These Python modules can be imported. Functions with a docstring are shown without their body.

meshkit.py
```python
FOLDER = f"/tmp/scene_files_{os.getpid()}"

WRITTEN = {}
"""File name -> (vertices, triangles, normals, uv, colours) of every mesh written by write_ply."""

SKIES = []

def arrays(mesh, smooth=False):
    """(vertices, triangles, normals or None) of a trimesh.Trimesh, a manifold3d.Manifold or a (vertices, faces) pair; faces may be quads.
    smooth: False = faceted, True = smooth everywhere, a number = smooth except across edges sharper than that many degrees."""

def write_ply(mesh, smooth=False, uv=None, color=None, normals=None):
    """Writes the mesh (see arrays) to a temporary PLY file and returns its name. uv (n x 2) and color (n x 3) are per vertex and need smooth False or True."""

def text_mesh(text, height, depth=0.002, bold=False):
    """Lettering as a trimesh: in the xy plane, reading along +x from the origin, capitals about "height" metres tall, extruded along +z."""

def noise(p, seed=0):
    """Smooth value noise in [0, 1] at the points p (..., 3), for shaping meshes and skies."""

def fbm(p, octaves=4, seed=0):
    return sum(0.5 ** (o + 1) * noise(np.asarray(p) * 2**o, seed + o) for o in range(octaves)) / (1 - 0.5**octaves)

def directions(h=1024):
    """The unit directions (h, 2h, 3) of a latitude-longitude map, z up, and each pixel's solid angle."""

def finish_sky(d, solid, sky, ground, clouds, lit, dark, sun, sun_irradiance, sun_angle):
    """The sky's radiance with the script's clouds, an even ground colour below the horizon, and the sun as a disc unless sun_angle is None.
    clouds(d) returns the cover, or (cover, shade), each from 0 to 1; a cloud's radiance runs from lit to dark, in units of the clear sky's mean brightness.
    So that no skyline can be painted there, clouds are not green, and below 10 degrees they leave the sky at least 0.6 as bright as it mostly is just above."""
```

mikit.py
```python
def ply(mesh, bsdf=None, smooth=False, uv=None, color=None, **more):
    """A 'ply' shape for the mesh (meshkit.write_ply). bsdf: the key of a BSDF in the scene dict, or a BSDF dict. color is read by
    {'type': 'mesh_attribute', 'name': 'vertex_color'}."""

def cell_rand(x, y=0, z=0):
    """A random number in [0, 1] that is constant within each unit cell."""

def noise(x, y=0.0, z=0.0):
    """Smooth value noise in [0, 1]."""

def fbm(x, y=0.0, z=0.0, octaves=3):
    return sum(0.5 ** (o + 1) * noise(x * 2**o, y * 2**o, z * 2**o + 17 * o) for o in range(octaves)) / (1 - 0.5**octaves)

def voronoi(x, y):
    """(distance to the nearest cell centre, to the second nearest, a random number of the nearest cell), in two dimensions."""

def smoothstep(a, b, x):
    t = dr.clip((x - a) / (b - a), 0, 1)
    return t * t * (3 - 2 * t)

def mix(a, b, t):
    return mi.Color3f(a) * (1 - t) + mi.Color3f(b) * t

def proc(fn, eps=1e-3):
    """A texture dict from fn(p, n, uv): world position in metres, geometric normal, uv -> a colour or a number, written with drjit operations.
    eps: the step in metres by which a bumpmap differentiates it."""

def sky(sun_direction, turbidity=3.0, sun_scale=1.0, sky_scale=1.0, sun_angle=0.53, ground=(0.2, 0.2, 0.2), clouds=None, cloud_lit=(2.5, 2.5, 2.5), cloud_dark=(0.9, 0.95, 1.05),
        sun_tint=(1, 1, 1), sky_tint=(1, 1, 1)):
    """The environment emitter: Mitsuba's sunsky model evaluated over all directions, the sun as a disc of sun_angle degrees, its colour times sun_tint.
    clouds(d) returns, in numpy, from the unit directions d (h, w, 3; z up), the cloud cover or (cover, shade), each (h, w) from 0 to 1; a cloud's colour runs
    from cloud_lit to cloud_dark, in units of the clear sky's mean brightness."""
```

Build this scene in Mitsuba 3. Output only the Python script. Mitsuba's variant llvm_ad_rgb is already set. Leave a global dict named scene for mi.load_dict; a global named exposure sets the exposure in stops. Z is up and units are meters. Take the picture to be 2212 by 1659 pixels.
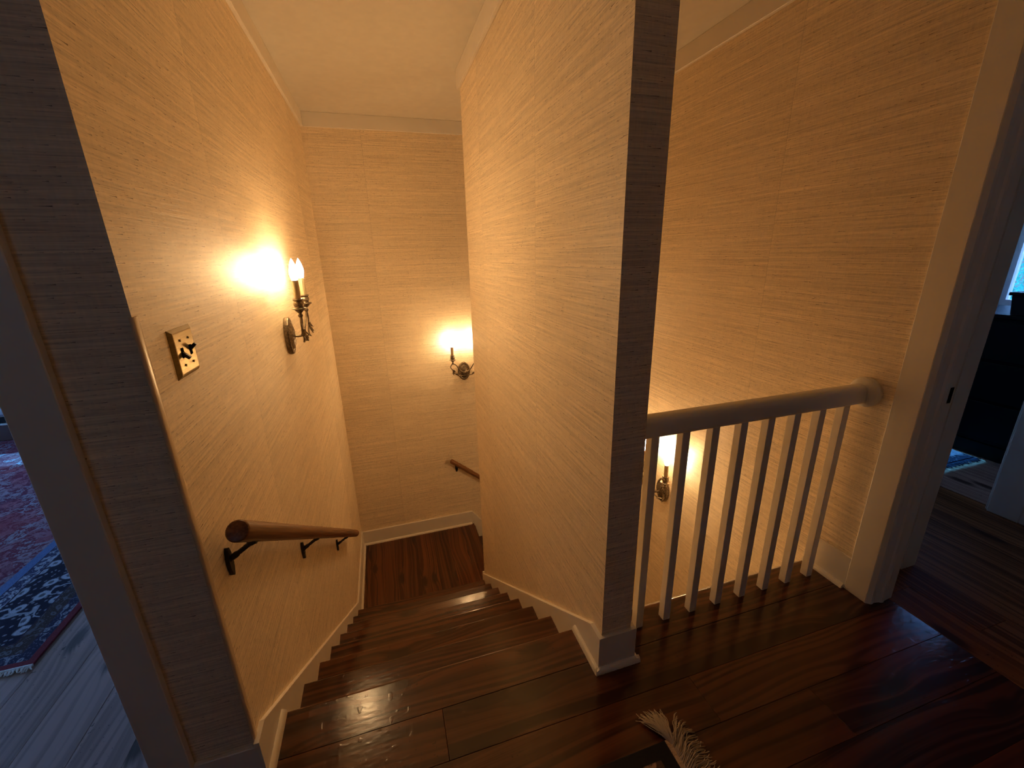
import math, random
import numpy as np
import trimesh
import drjit as dr
import mitsuba as mi
import mikit
import meshkit
from shapely.geometry import Polygon
from mikit import noise, fbm, voronoi, cell_rand, smoothstep, mix

rng = np.random.default_rng(7)
random.seed(7)
T = mi.ScalarTransform4f
scene, labels = {}, {}

# ------------------------------------------------------------------ camera, sky, exposure
CAM = [0.4688206, -1.19631089, 1.44199171]
FWD = [0.27311132, 0.91472421, -0.29780838]
UP = [0.10726639, 0.27868981, 0.954372]
FOCAL = 907.7485                                   # pixels of the 2212 x 1659 frame
scene["camera"] = {"type": "perspective", "fov_axis": "x", "fov": 2 * math.degrees(math.atan(1106 / FOCAL)), "near_clip": 0.01, "far_clip": 200.0,
                   "to_world": T().look_at(origin=CAM, target=[c + f for c, f in zip(CAM, FWD)], up=UP)}
scene["sky"] = mikit.sky([0.02, 0.74, 0.67], turbidity=3.0, sun_scale=6.0, sky_scale=42.0, ground=(0.12, 0.13, 0.10),
                         sky_tint=(0.56, 0.69, 1.12), sun_tint=(0.10, 0.75, 2.0))
exposure = 0.0
LAMP = [335.0, 208.0, 96.0]                        # radiance of the glowing candle bulbs

# ------------------------------------------------------------------ dimensions
RISE, RUN = 0.19, 0.2599
XL, XM, XM2, XR = -0.010, 1.081, 1.197, 2.288      # wallpapered faces: left wall, both sides of the middle wall, right wall
XLS, XMS = 0.004, 1.066                            # faces of the two stair skirts
YW, YEND, YD = -0.178, 1.856, 2.931                # near wall face, far end of the middle wall, far wall
ZC, ZCR = 2.545, 2.44                              # ceiling, underside of the crown board
ZL = -8 * RISE                                     # landing
ZB = -3.0

# ------------------------------------------------------------------ materials
def rgb(*c): return {"type": "rgb", "value": list(c)}
def two(b): return {"type": "twosided", "bsdf": b}


def paper_parts(p, n):
    side = dr.abs(n.x) > 0.5
    h = dr.select(side, p.y, p.x)
    far = dr.select(side, 0.48 - 0.9135, 0.44)
    pan = dr.floor((h - far) / 0.9135)
    key = pan + dr.select(side, 0.0, 40.0) + dr.floor(p.x * 3 + 9) * dr.select(side, 7.0, 0.0)
    return h, p.z, (h - far) / 0.9135 - pan, key


def paper_threads(h, z, key):
    hw = h + key * 5.3
    zz = z + 0.003 * (noise(hw * 3.0, z * 9.0, 3) - 0.5)
    a = noise(hw * 2.3, zz * 260.0, 11)            # long threads
    b = noise(hw * 9.0, zz * 520.0, 23)            # short threads
    c = noise(hw * 240.0, z * 60.0, 31)            # the faint upright weft
    return hw, zz, a, b, c


def slub_layer(h, z, ch, cz, share, ln, th, seed):
    """One thick knot of yarn per cell of a jittered grid, lying along the threads."""
    i, j = dr.floor(h / ch), dr.floor(z / cz)
    sh = ch * cell_rand(j, 3, seed)
    i = dr.floor((h + sh) / ch)
    r1, r2, r3, r4 = (cell_rand(i, j, seed + q) for q in (1, 2, 3, 4))
    L = ln * (0.45 + 0.75 * r1)
    W = th * (0.6 + 0.8 * r2)
    x = (h + sh) - (i * ch + 0.5 * ch + (r3 - 0.5) * (ch - 1.25 * ln))
    y = z - (j * cz + cz * (0.25 + 0.5 * r4))
    t = dr.clip(x / L + 0.5, 0, 1)
    inside = smoothstep(0.5, 0.42, dr.abs(x / L))
    return inside * smoothstep(1.0, 0.4, dr.abs(y) / (W * (0.35 + 0.65 * t * t))) * dr.select(cell_rand(i, j, seed + 9) < share, 1.0, 0.0) * (0.35 + 0.65 * t) * (0.3 + 0.7 * cell_rand(i, j, seed + 11))


def paper_color(p, n, uv):
    h, z, t, key = paper_parts(p, n)
    hw, zz, a, b, c = paper_threads(h, z, key)
    patch = noise(hw * 1.6, z * 3.0, 71)
    slub = slub_layer(hw, z, 0.061, 0.0143, 0.24 + 0.46 * patch, 0.036, 0.0014, 100) + slub_layer(hw, z, 0.027, 0.0091, 0.22 + 0.46 * patch, 0.013, 0.0013, 200) * 0.9 + slub_layer(hw, z + 0.4, 0.17, 0.021, 0.30, 0.120, 0.0010, 300) * 0.6
    streak = smoothstep(0.62, 0.92, noise(hw * 14.0, zz * 420.0, 47)) * 0.14
    tone = 1.0 + 0.26 * (a - 0.5) + 0.22 * (b - 0.5) + 0.10 * (c - 0.5) + 0.10 * (patch - 0.5) + 0.12 * (noise(hw * 60.0, zz * 900.0, 53) - 0.5) + 0.15 * (cell_rand(key, 3) - 0.5)
    seam = smoothstep(0.0022, 0.0008, dr.minimum(t, 1 - t))
    col = mi.Color3f(0.78, 0.655, 0.475) * tone
    col = mix(col, mi.Color3f(0.16, 0.085, 0.036), dr.clip(slub + streak, 0, 0.92))
    return col * (1 - 0.22 * seam)


def paper_bump(p, n, uv):
    h, z, t, key = paper_parts(p, n)
    hw, zz, a, b, c = paper_threads(h, z, key)
    return a * 0.6 + b * 0.6


scene["mat_wallpaper"] = two({"type": "bumpmap", "arbitrary": mikit.proc(paper_bump, eps=5e-4), "scale": 0.00042,
                              "bsdf": {"type": "principled", "base_color": mikit.proc(paper_color), "roughness": 0.50, "specular": 0.34, "anisotropic": 0.6}})


def wood_uv(uv):
    u, v = uv.x, uv.y
    pid = dr.floor(v / 4.0 + 0.5)
    return u, v - 4.0 * pid, pid


def wood_tones(uv, dark, light):
    u, w, pid = wood_uv(uv)
    k1, k2, kr = voronoi(u * 1.7 + pid * 3.73, w * 5.0 + pid * 1.37 + 0.4)
    isk = smoothstep(0.35, 0.4, kr)
    bulge = dr.exp(-k1 * k1 * 30.0) * isk
    warp = (fbm(u * 1.1 + pid * 7.1, w * 4.0, 3.0) - 0.5) * 0.10 + bulge * 0.03
    q = w + warp
    ring = noise(q * 95.0, u * 0.5, pid)
    fine = noise(q * 330.0, u * 3.0, pid + 30.0)
    r1 = cell_rand(pid, 5)
    t = dr.clip(smoothstep(0.15, 0.85, ring) * 0.75 + fine * 0.25 + (r1 - 0.5) * 0.5, 0, 1)
    col = mix(mi.Color3f(*dark), mi.Color3f(*light), t)
    kd = smoothstep(0.17, 0.07, k1 + 0.04 * (fine - 0.5)) * isk
    peg = smoothstep(0.9, 0.96, noise(u * 130.0, w * 160.0, pid + 9.0)) * smoothstep(0.6, 0.7, noise(u * 2.0, w * 9.0, pid))
    return mix(col, mi.Color3f(0.022, 0.009, 0.006), dr.clip(kd * 0.85 + peg * 0.8, 0, 1))


def wood_color(p, n, uv):
    return wood_tones(uv, (0.022, 0.0056, 0.0026), (0.118, 0.035, 0.0122))


def worn_wood_color(p, n, uv):
    return wood_tones(uv, (0.215, 0.132, 0.105), (0.38, 0.248, 0.205))


def brown_wood_color(p, n, uv):
    return wood_tones(uv, (0.085, 0.033, 0.0125), (0.28, 0.12, 0.047))


def wood_bump(p, n, uv):
    u, w, pid = wood_uv(uv)
    return noise(u * 9.0, w * 22.0, pid) + 0.35 * noise(u * 40.0, w * 120.0, pid) + 0.5 * smoothstep(0.80, 0.9, noise(u * 50.0, w * 60.0, pid + 4.0))


scene["mat_floor_wood"] = two({"type": "bumpmap", "arbitrary": mikit.proc(wood_bump, eps=1e-3), "scale": 0.0004,
                               "bsdf": {"type": "principled", "base_color": mikit.proc(wood_color), "roughness": 0.17, "specular": 0.5}})
scene["mat_brown_wood"] = two({"type": "principled", "base_color": mikit.proc(brown_wood_color), "roughness": 0.55, "specular": 0.25})
scene["mat_worn_wood"] = two({"type": "principled", "base_color": mikit.proc(worn_wood_color), "roughness": 0.36, "specular": 0.5})


def oak_color(p, n, uv):
    far = p.y > 2.7                                # the grain runs along each sloping rail
    across = dr.select(far, p.z + 0.8331 * p.x, p.z + 0.7143 * p.y)
    along = dr.select(far, p.x, p.y)
    side = dr.select(far, p.y, p.x)
    g = noise(side * 210.0, across * 210.0, along * 5.0) * 0.6 + noise(side * 70.0, across * 70.0, along * 2.0) * 0.4
    return mix(mi.Color3f(0.060, 0.019, 0.007), mi.Color3f(0.26, 0.11, 0.036), g)


scene["mat_oak"] = two({"type": "principled", "base_color": mikit.proc(oak_color), "roughness": 0.38, "specular": 0.45})


def paint_color(p, n, uv):
    return mi.Color3f(0.74, 0.70, 0.63) * (0.97 + 0.06 * fbm(p.x * 9.0, p.y * 9.0, p.z * 9.0))


def paint_bump(p, n, uv):
    return fbm(p.x * 60.0, p.y * 60.0, p.z * 22.0, 2)


scene["mat_white_paint"] = two({"type": "bumpmap", "arbitrary": mikit.proc(paint_bump), "scale": 0.00025,
                                "bsdf": {"type": "principled", "base_color": mikit.proc(paint_color), "roughness": 0.40, "specular": 0.4}})


def ceiling_color(p, n, uv):
    return mi.Color3f(0.70, 0.665, 0.59) * (0.96 + 0.08 * fbm(p.x * 25.0, p.y * 25.0, 1.0))


scene["mat_ceiling"] = two({"type": "diffuse", "reflectance": mikit.proc(ceiling_color)})
scene["mat_dark_panel"] = two({"type": "diffuse", "reflectance": rgb(0.16, 0.14, 0.12)})
scene["mat_plaster"] = two({"type": "diffuse", "reflectance": rgb(0.42, 0.40, 0.37)})


def bronze_color(p, n, uv):
    return mix(mi.Color3f(0.10, 0.074, 0.050), mi.Color3f(0.27, 0.22, 0.16), smoothstep(0.2, 0.8, fbm(p.x * 160.0, p.y * 160.0, p.z * 120.0)))


scene["mat_bronze"] = two({"type": "principled", "base_color": mikit.proc(bronze_color), "metallic": 0.85, "roughness": 0.36})
scene["mat_sleeve"] = two({"type": "principled", "base_color": rgb(0.42, 0.30, 0.19), "roughness": 0.45, "metallic": 0.2})
scene["mat_bulb"] = {"type": "diffuse", "reflectance": rgb(0.8, 0.8, 0.8)}


def brass_color(p, n, uv):
    return mi.Color3f(0.25, 0.175, 0.068) * (0.85 + 0.3 * noise(p.y * 30.0, p.z * 400.0))


scene["mat_brass"] = two({"type": "principled", "base_color": mikit.proc(brass_color), "metallic": 0.9, "roughness": 0.34})
scene["mat_toggle"] = two({"type": "principled", "base_color": rgb(0.035, 0.022, 0.012), "roughness": 0.4})
scene["mat_iron"] = two({"type": "principled", "base_color": rgb(0.012, 0.010, 0.009), "roughness": 0.5, "metallic": 0.3})
scene["mat_clear"] = {"type": "thindielectric", "int_ior": 1.5}
scene["mat_guard"] = two({"type": "principled", "base_color": rgb(0.62, 0.50, 0.35), "roughness": 0.27, "specular": 0.6})
scene["mat_glass"] = {"type": "thindielectric", "int_ior": 1.5}
scene["mat_black_lacquer"] = two({"type": "principled", "base_color": rgb(0.004, 0.004, 0.004), "roughness": 0.5, "specular": 0.2})
scene["mat_dark_gap"] = two({"type": "diffuse", "reflectance": rgb(0.012, 0.008, 0.006)})
scene["mat_hole"] = two({"type": "diffuse", "reflectance": rgb(0.003, 0.003, 0.003)})
scene["mat_fringe"] = two({"type": "diffuse", "reflectance": rgb(0.52, 0.42, 0.31)})
scene["mat_fringe_white"] = two({"type": "diffuse", "reflectance": rgb(0.70, 0.70, 0.68)})
scene["mat_fringe_dark"] = two({"type": "diffuse", "reflectance": rgb(0.025, 0.03, 0.06)})
scene["mat_blind"] = {"type": "principledthin", "base_color": rgb(0.86, 0.75, 0.54), "roughness": 0.8, "diff_trans": 1.2}
scene["mat_bed_wood"] = two({"type": "principled", "base_color": rgb(0.10, 0.045, 0.03), "roughness": 0.45})
scene["mat_sheer"] = two({"type": "diffuse", "reflectance": rgb(0.45, 0.47, 0.5)})
scene["mat_leaf"] = {"type": "principledthin", "base_color": rgb(0.07, 0.46, 0.36), "roughness": 0.45, "diff_trans": 0.9}
scene["mat_bark"] = two({"type": "diffuse", "reflectance": rgb(0.12, 0.09, 0.07)})
scene["mat_lawn"] = two({"type": "diffuse", "reflectance": mikit.proc(lambda p, n, uv: mix(mi.Color3f(0.07, 0.16, 0.05), mi.Color3f(0.14, 0.24, 0.08), fbm(p.x * 2, p.y * 2)))})


def band(d, a, b): return smoothstep(a - 0.0015, a + 0.0015, d) * smoothstep(b + 0.0015, b - 0.0015, d)


def floral(x, y, scale):
    """Flower heads and vines: 0..1."""
    wx, wy = x + 0.03 * noise(x * 13.0, y * 13.0, 2.0), y + 0.03 * noise(x * 13.0, y * 13.0, 5.0)
    d1, d2, r = voronoi(wx * scale, wy * scale)
    petals = smoothstep(0.36, 0.26, d1) * (1 - smoothstep(0.16, 0.10, d1) * 0.8) * smoothstep(0.25, 0.3, r)
    vine = smoothstep(0.05, 0.02, dr.abs(fbm(wx * scale * 0.8, wy * scale * 0.8, 3.0) - 0.5))
    small = smoothstep(0.22, 0.12, voronoi(wx * scale * 2.6 + 7, wy * scale * 2.6)[0])
    return dr.clip(petals + 0.8 * vine + 0.5 * small, 0, 1), r


RUG_L = (-3.35, -0.932, 0.478, 3.95)


def rug_left_color(p, n, uv):
    x0, x1, y0, y1 = RUG_L
    d = dr.minimum(dr.minimum(x1 - p.x, p.x - x0), dr.minimum(p.y - y0, y1 - p.y))
    f, r = floral(p.x, p.y, 12.0)
    g, r2 = floral(p.x + 3.0, p.y, 30.0)
    m, r3 = floral(p.x * 0.9, p.y * 0.9 + 5.0, 13.0)
    m = dr.maximum(m, 0.8 * floral(p.x + 1.3, p.y + 2.0, 29.0)[0])
    maroon, navy, light = mi.Color3f(0.20, 0.035, 0.045), mi.Color3f(0.012, 0.014, 0.03), mi.Color3f(0.36, 0.40, 0.46)
    field = mix(mix(maroon, mi.Color3f(0.10, 0.03, 0.06), noise(p.x * 3, p.y * 3)), mix(light, mi.Color3f(0.30, 0.08, 0.10), r3), m * 0.75)
    col = field
    col = mix(col, maroon * 0.8, band(d, -0.1, 0.028))
    col = mix(col, mix(navy * 2, light * 0.7, g), band(d, 0.028, 0.072))
    col = mix(col, mix(mi.Color3f(0.05, 0.035, 0.03), light * 0.45, g * 0.6), band(d, 0.075, 0.133))
    col = mix(col, mix(navy, light, f), band(d, 0.138, 0.33))
    col = mix(col, mix(navy * 3, light, g), band(d, 0.335, 0.393))
    col = mix(col, mi.Color3f(0.10, 0.17, 0.33), band(d, 0.397, 0.442))
    lines = band(d, 0.133, 0.138) + band(d, 0.33, 0.335) + band(d, 0.393, 0.397) + band(d, 0.072, 0.075)
    col = mix(col, navy, dr.clip(lines, 0, 1))
    return col * (0.8 + 0.4 * noise(p.x * 350.0, p.y * 350.0))


scene["mat_rug_left"] = two({"type": "principled", "base_color": mikit.proc(rug_left_color), "roughness": 0.8, "sheen": 0.05, "specular": 0.06})
RUG_H = (-1.3, 1.165, -1.34, -0.460)


def rug_hall_color(p, n, uv):
    x0, x1, y0, y1 = RUG_H
    d = dr.minimum(x1 - 0.016 - p.x, dr.minimum(y1 - p.y, p.y - y0))
    f, r = floral(p.x, p.y, 16.0)
    m, r3 = floral(p.x, p.y + 3.0, 10.0)
    dark, tan = mi.Color3f(0.010, 0.010, 0.013), mi.Color3f(0.34, 0.22, 0.14)
    col = mix(mi.Color3f(0.15, 0.04, 0.03), tan, m * 0.7)
    col = mix(col, mix(mi.Color3f(0.07, 0.04, 0.03), tan, f), band(d, 0.04, 0.15))
    col = mix(col, dark, band(d, -0.2, 0.042) + band(d, 0.15, 0.17))
    col = mix(col, mi.Color3f(0.46, 0.33, 0.22) * (0.8 + 0.4 * noise(p.y * 300.0, p.x * 100.0)), smoothstep(x1 - 0.017, x1 - 0.015, p.x))
    return col * (0.8 + 0.4 * noise(p.x * 350.0, p.y * 350.0))


scene["mat_rug_hall"] = two({"type": "principled", "base_color": mikit.proc(rug_hall_color), "roughness": 0.8, "specular": 0.2})


def rug_bed_color(p, n, uv):
    f, r = floral(p.x, p.y, 12.0)
    d = p.y - 0.40
    return mix(mix(mi.Color3f(0.01, 0.011, 0.03), mi.Color3f(0.13, 0.125, 0.18), f * 0.5), mi.Color3f(0.14, 0.13, 0.20), band(d, 0.06, 0.16) * (0.5 + 0.5 * noise(p.x * 90.0, p.y * 90.0)))


scene["mat_rug_bed"] = two({"type": "principled", "base_color": mikit.proc(rug_bed_color), "roughness": 0.85, "specular": 0.1})


# ------------------------------------------------------------------ mesh helpers
def box(x0, x1, y0, y1, z0, z1):
    m = trimesh.creation.box((x1 - x0, y1 - y0, z1 - z0))
    m.apply_translation(((x0 + x1) / 2, (y0 + y1) / 2, (z0 + z1) / 2))
    return m


def cbox(x0, x1, y0, y1, z0, z1, c=0.002):
    lo, hi = np.array([x0, y0, z0]), np.array([x1, y1, z1])
    pts = []
    for s in np.ndindex(2, 2, 2):
        corner = np.where(np.array(s) == 1, hi, lo)
        inner = np.where(np.array(s) == 1, -c, c)
        for k in range(3):
            q = corner + inner
            q[k] = corner[k]
            pts.append(q)
    return trimesh.convex.convex_hull(np.array(pts))


def join(*ms):
    return trimesh.util.concatenate([m for m in ms])


def prism(poly, a0, a1, axis):
    """The polygon's (s, t) extruded along an axis: 'x' -> (s,t)=(y,z); 'y' -> (x,z); 'z' -> (x,y)."""
    m = trimesh.creation.extrude_polygon(Polygon(poly), a1 - a0, engine="earcut")
    v = m.vertices.copy()
    s, t, e = v[:, 0], v[:, 1], v[:, 2] + a0
    out = {"x": np.stack([e, s, t], 1), "y": np.stack([s, e, t], 1), "z": np.stack([s, t, e], 1)}[axis]
    m = trimesh.Trimesh(out, m.faces, process=False)
    if m.volume < 0:
        m.invert()
    return m


def lathe(profile, sections=28):
    """(radius, z) profile turned about z."""
    return trimesh.creation.revolve(np.array(profile, float), sections=sections)


def tube(points, radii, sides=8, caps=True):
    p = np.asarray(points, float)
    r = np.broadcast_to(np.asarray(radii, float), (len(p),))
    t = np.gradient(p, axis=0)
    t /= np.linalg.norm(t, axis=1, keepdims=True) + 1e-12
    a = np.cross(t[0], [0.0, 0, 1] if abs(t[0][2]) < 0.9 else [1.0, 0, 0])
    a /= np.linalg.norm(a)
    rings = []
    ang = np.arange(sides) * 2 * np.pi / sides
    for i in range(len(p)):
        a = a - t[i] * (a @ t[i])
        a /= np.linalg.norm(a) + 1e-12
        b = np.cross(t[i], a)
        rings.append(p[i] + r[i] * (np.cos(ang)[:, None] * a + np.sin(ang)[:, None] * b))
    v = np.vstack(rings)
    f = []
    for i in range(len(p) - 1):
        for j in range(sides):
            k = (j + 1) % sides
            q = [i * sides + j, i * sides + k, (i + 1) * sides + k, (i + 1) * sides + j]
            f += [[q[0], q[1], q[2]], [q[0], q[2], q[3]]]
    if caps:
        c0, c1 = len(v), len(v) + 1
        v = np.vstack([v, p[0], p[-1]])
        e = (len(p) - 1) * sides
        for j in range(sides):
            k = (j + 1) % sides
            f += [[c0, k, j], [c1, e + j, e + k]]
    return trimesh.Trimesh(v, np.array(f), process=False)


def spline(ctrl, n=40):
    from scipy.interpolate import CubicSpline
    c = np.asarray(ctrl, float)
    s = np.concatenate([[0], np.cumsum(np.linalg.norm(np.diff(c, axis=0), axis=1))])
    return CubicSpline(s, c)(np.linspace(0, s[-1], n))


def moved(m, x=0, y=0, z=0):
    m = m.copy()
    m.apply_translation((x, y, z))
    return m


# ------------------------------------------------------------------ scene writing
used = {}


def name(base):
    n = used.get(base, 0)
    used[base] = n + 1
    return base if n == 0 else f"{base}_{n:03d}"


def tell(key, label=None, category=None, group=None, kind=None):
    d = {}
    if label: d["label"] = label
    if category: d["category"] = category
    if group: d["group"] = group
    if kind: d["kind"] = kind
    labels[key] = d


def part(parent, base, mesh, mat, smooth=False, label=None, kind=None, uv=None, **more):
    key = name(f"{parent}__{base}")
    scene[key] = mikit.ply(mesh, mat, smooth=smooth, uv=uv, **more)
    if label or kind:
        tell(key, label, kind=kind)
    return key


def struct(key, mesh, mat, label, smooth=False, uv=None):
    if mat == "mat_wallpaper":                     # u runs up the wall: the yarn's sheen spreads across the threads
        v = np.asarray(mesh.vertices)
        uv = np.stack([v[:, 2], v[:, 0] + v[:, 1]], 1)
    scene[key] = mikit.ply(mesh, mat, smooth=smooth, uv=uv)
    tell(key, label, kind="structure")
    return key


plank_no = [0]


def plank_uv(mesh, along):
    plank_no[0] += 1
    k = plank_no[0]
    v = np.asarray(mesh.vertices)
    r = np.random.default_rng(k)
    c = v.mean(0)
    if along == "x":
        u, w = v[:, 0], (v[:, 1] - c[1]) + 0.6 * (v[:, 2] - c[2])
    else:
        u, w = v[:, 1], (v[:, 0] - c[0]) + 0.6 * (v[:, 2] - c[2])
    return np.stack([u - c[{"x": 0, "y": 1}[along]] + r.uniform(0, 40), w + 4.0 * k], 1)


def plank(parent, x0, x1, y0, y1, z, along, th=0.02, mat=None):
    g = 0.0004
    m = cbox(x0 + g, x1 - g, y0 + g, y1 - g, z - th, z + random.uniform(-0.0004, 0.0004), 0.0008)
    part(parent, "plank", m, mat or {"floor_left_room": "mat_worn_wood", "floor_right_room": "mat_brown_wood"}.get(parent, "mat_floor_wood"), uv=plank_uv(m, along))


# ------------------------------------------------------------------ walls
struct("wall_left", box(XL - 0.12, XL, YW, YD + 0.12, ZB, ZC), "mat_wallpaper", "stairwell's left wall in tan grasscloth wallpaper, lit by a two-candle sconce")
struct("wall_front", join(box(-0.234, XL - 0.12, YW, YW + 0.12, -0.2, ZC), box(-1.20, -0.234, YW, YW + 0.12, 2.08, ZC), box(-4.72, -1.20, YW, YW + 0.12, -0.2, ZC)),
       "mat_wallpaper", "dark hallway wall in grasscloth between the left doorway and the stairs")
struct("wall_middle", box(XM, XM2, -0.18, YEND, ZB, ZC), "mat_wallpaper", "free-standing grasscloth wall between the two flights, its narrow end facing the hallway")
struct("wall_far", box(XL - 0.12, XR + 0.12, YD, YD + 0.12, ZB, ZC), "mat_wallpaper", "grasscloth wall at the far side of the stair landing")
struct("wall_right", join(box(XR, XR + 0.122, -0.2645, YD + 0.12, -0.02, ZC), box(XR, XR + 0.122, -0.2645, YD + 0.12, ZB, -0.02),
                          box(XR, XR + 0.122, -1.20, -0.2645, 2.10, ZC), box(XR, XR + 0.122, -2.62, -1.20, -0.2, ZC)),
       "mat_wallpaper", "grasscloth wall on the right of the open stairwell behind the railing")
struct("wall_back", join(box(-1.82, -1.3, -2.62, -2.5, -0.2, ZC), box(-0.6, XR + 0.122, -2.62, -2.5, -0.2, ZC), box(-1.3, -0.6, -2.62, -2.5, -0.2, 1.15), box(-1.3, -0.6, -2.62, -2.5, 2.05, ZC)), "mat_dark_panel", "hallway wall behind the viewer")
struct("wall_hall_end", box(-1.82, -1.70, -2.5, YW, -0.2, ZC), "mat_dark_panel", "left end wall of the hallway")
struct("wall_stair_under", box(XM2, XR, -0.02, 0.0, ZB, -0.26), "mat_plaster", "wall below the hallway floor inside the stairwell")
# left room shell
struct("wall_left_room_far", join(box(-4.72, -3.3, 4.3, 4.42, -0.2, ZC), box(-0.9, XL - 0.12, 4.3, 4.42, -0.2, ZC), box(-3.3, -0.9, 4.3, 4.42, -0.2, 0.95), box(-3.3, -0.9, 4.3, 4.42, 1.68, ZC)), "mat_plaster", "far wall of the room on the left")


def window_wall_x(key, x0, x1, ya, yb, holes, mat, label):
    """A wall of constant x between ya and yb with window holes (y0, y1, z0, z1)."""
    ms, at = [], ya
    for (y0, y1, z0, z1) in sorted(holes):
        ms += [box(x0, x1, at, y0, -0.2, ZC), box(x0, x1, y0, y1, -0.2, z0), box(x0, x1, y0, y1, z1, ZC)]
        at = y1
    ms.append(box(x0, x1, at, yb, -0.2, ZC))
    return struct(key, join(*ms), mat, label)


window_wall_x("wall_left_room_side", -4.72, -4.6, -0.06, 4.42, [(0.25, 1.95, 0.4, 2.3), (2.75, 3.75, 0.4, 2.3)], "mat_plaster", "window wall of the room on the left")
struct("wall_left_room_inner", box(XL - 0.132, XL - 0.12, -0.058, 4.3, -0.02, ZC), "mat_plaster", "plaster side of the stairwell wall in the room on the left")
# right rooms
XV = 3.59
struct("wall_nib", join(box(2.41, 2.6285, -0.165, -0.060, -0.02, ZC), box(2.6285, 2.6365, -0.120, -0.060, -0.02, ZC), box(2.6365, 2.728, -0.180, -0.060, -0.02, ZC)), "mat_white_paint", "short white wall beyond the right doorway")
struct("wall_nib_inner", box(2.61, 2.728, -0.06, 3.0, -0.02, ZC), "mat_plaster", "side wall of the bedroom passage")
struct("wall_bedroom_door", join(box(XV + 0.02, XV + 0.13, -2.62, -0.012, -0.2, ZC)), "mat_plaster", "wall beside the bedroom opening")
struct("wall_bedroom_back", join(box(2.41, 2.7, -2.62, -2.5, -0.2, ZC), box(3.15, 5.4, -2.62, -2.5, -0.2, ZC), box(2.7, 3.15, -2.62, -2.5, -0.2, 1.2), box(2.7, 3.15, -2.62, -2.5, 1.75, ZC)), "mat_plaster", "near wall of the bedroom side")
window_wall_x("wall_bedroom_window", 5.2, 5.32, -2.5, 3.02, [(-0.35, 0.943, 0.95, 2.2)], "mat_plaster", "bedroom wall with the bright window")
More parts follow.
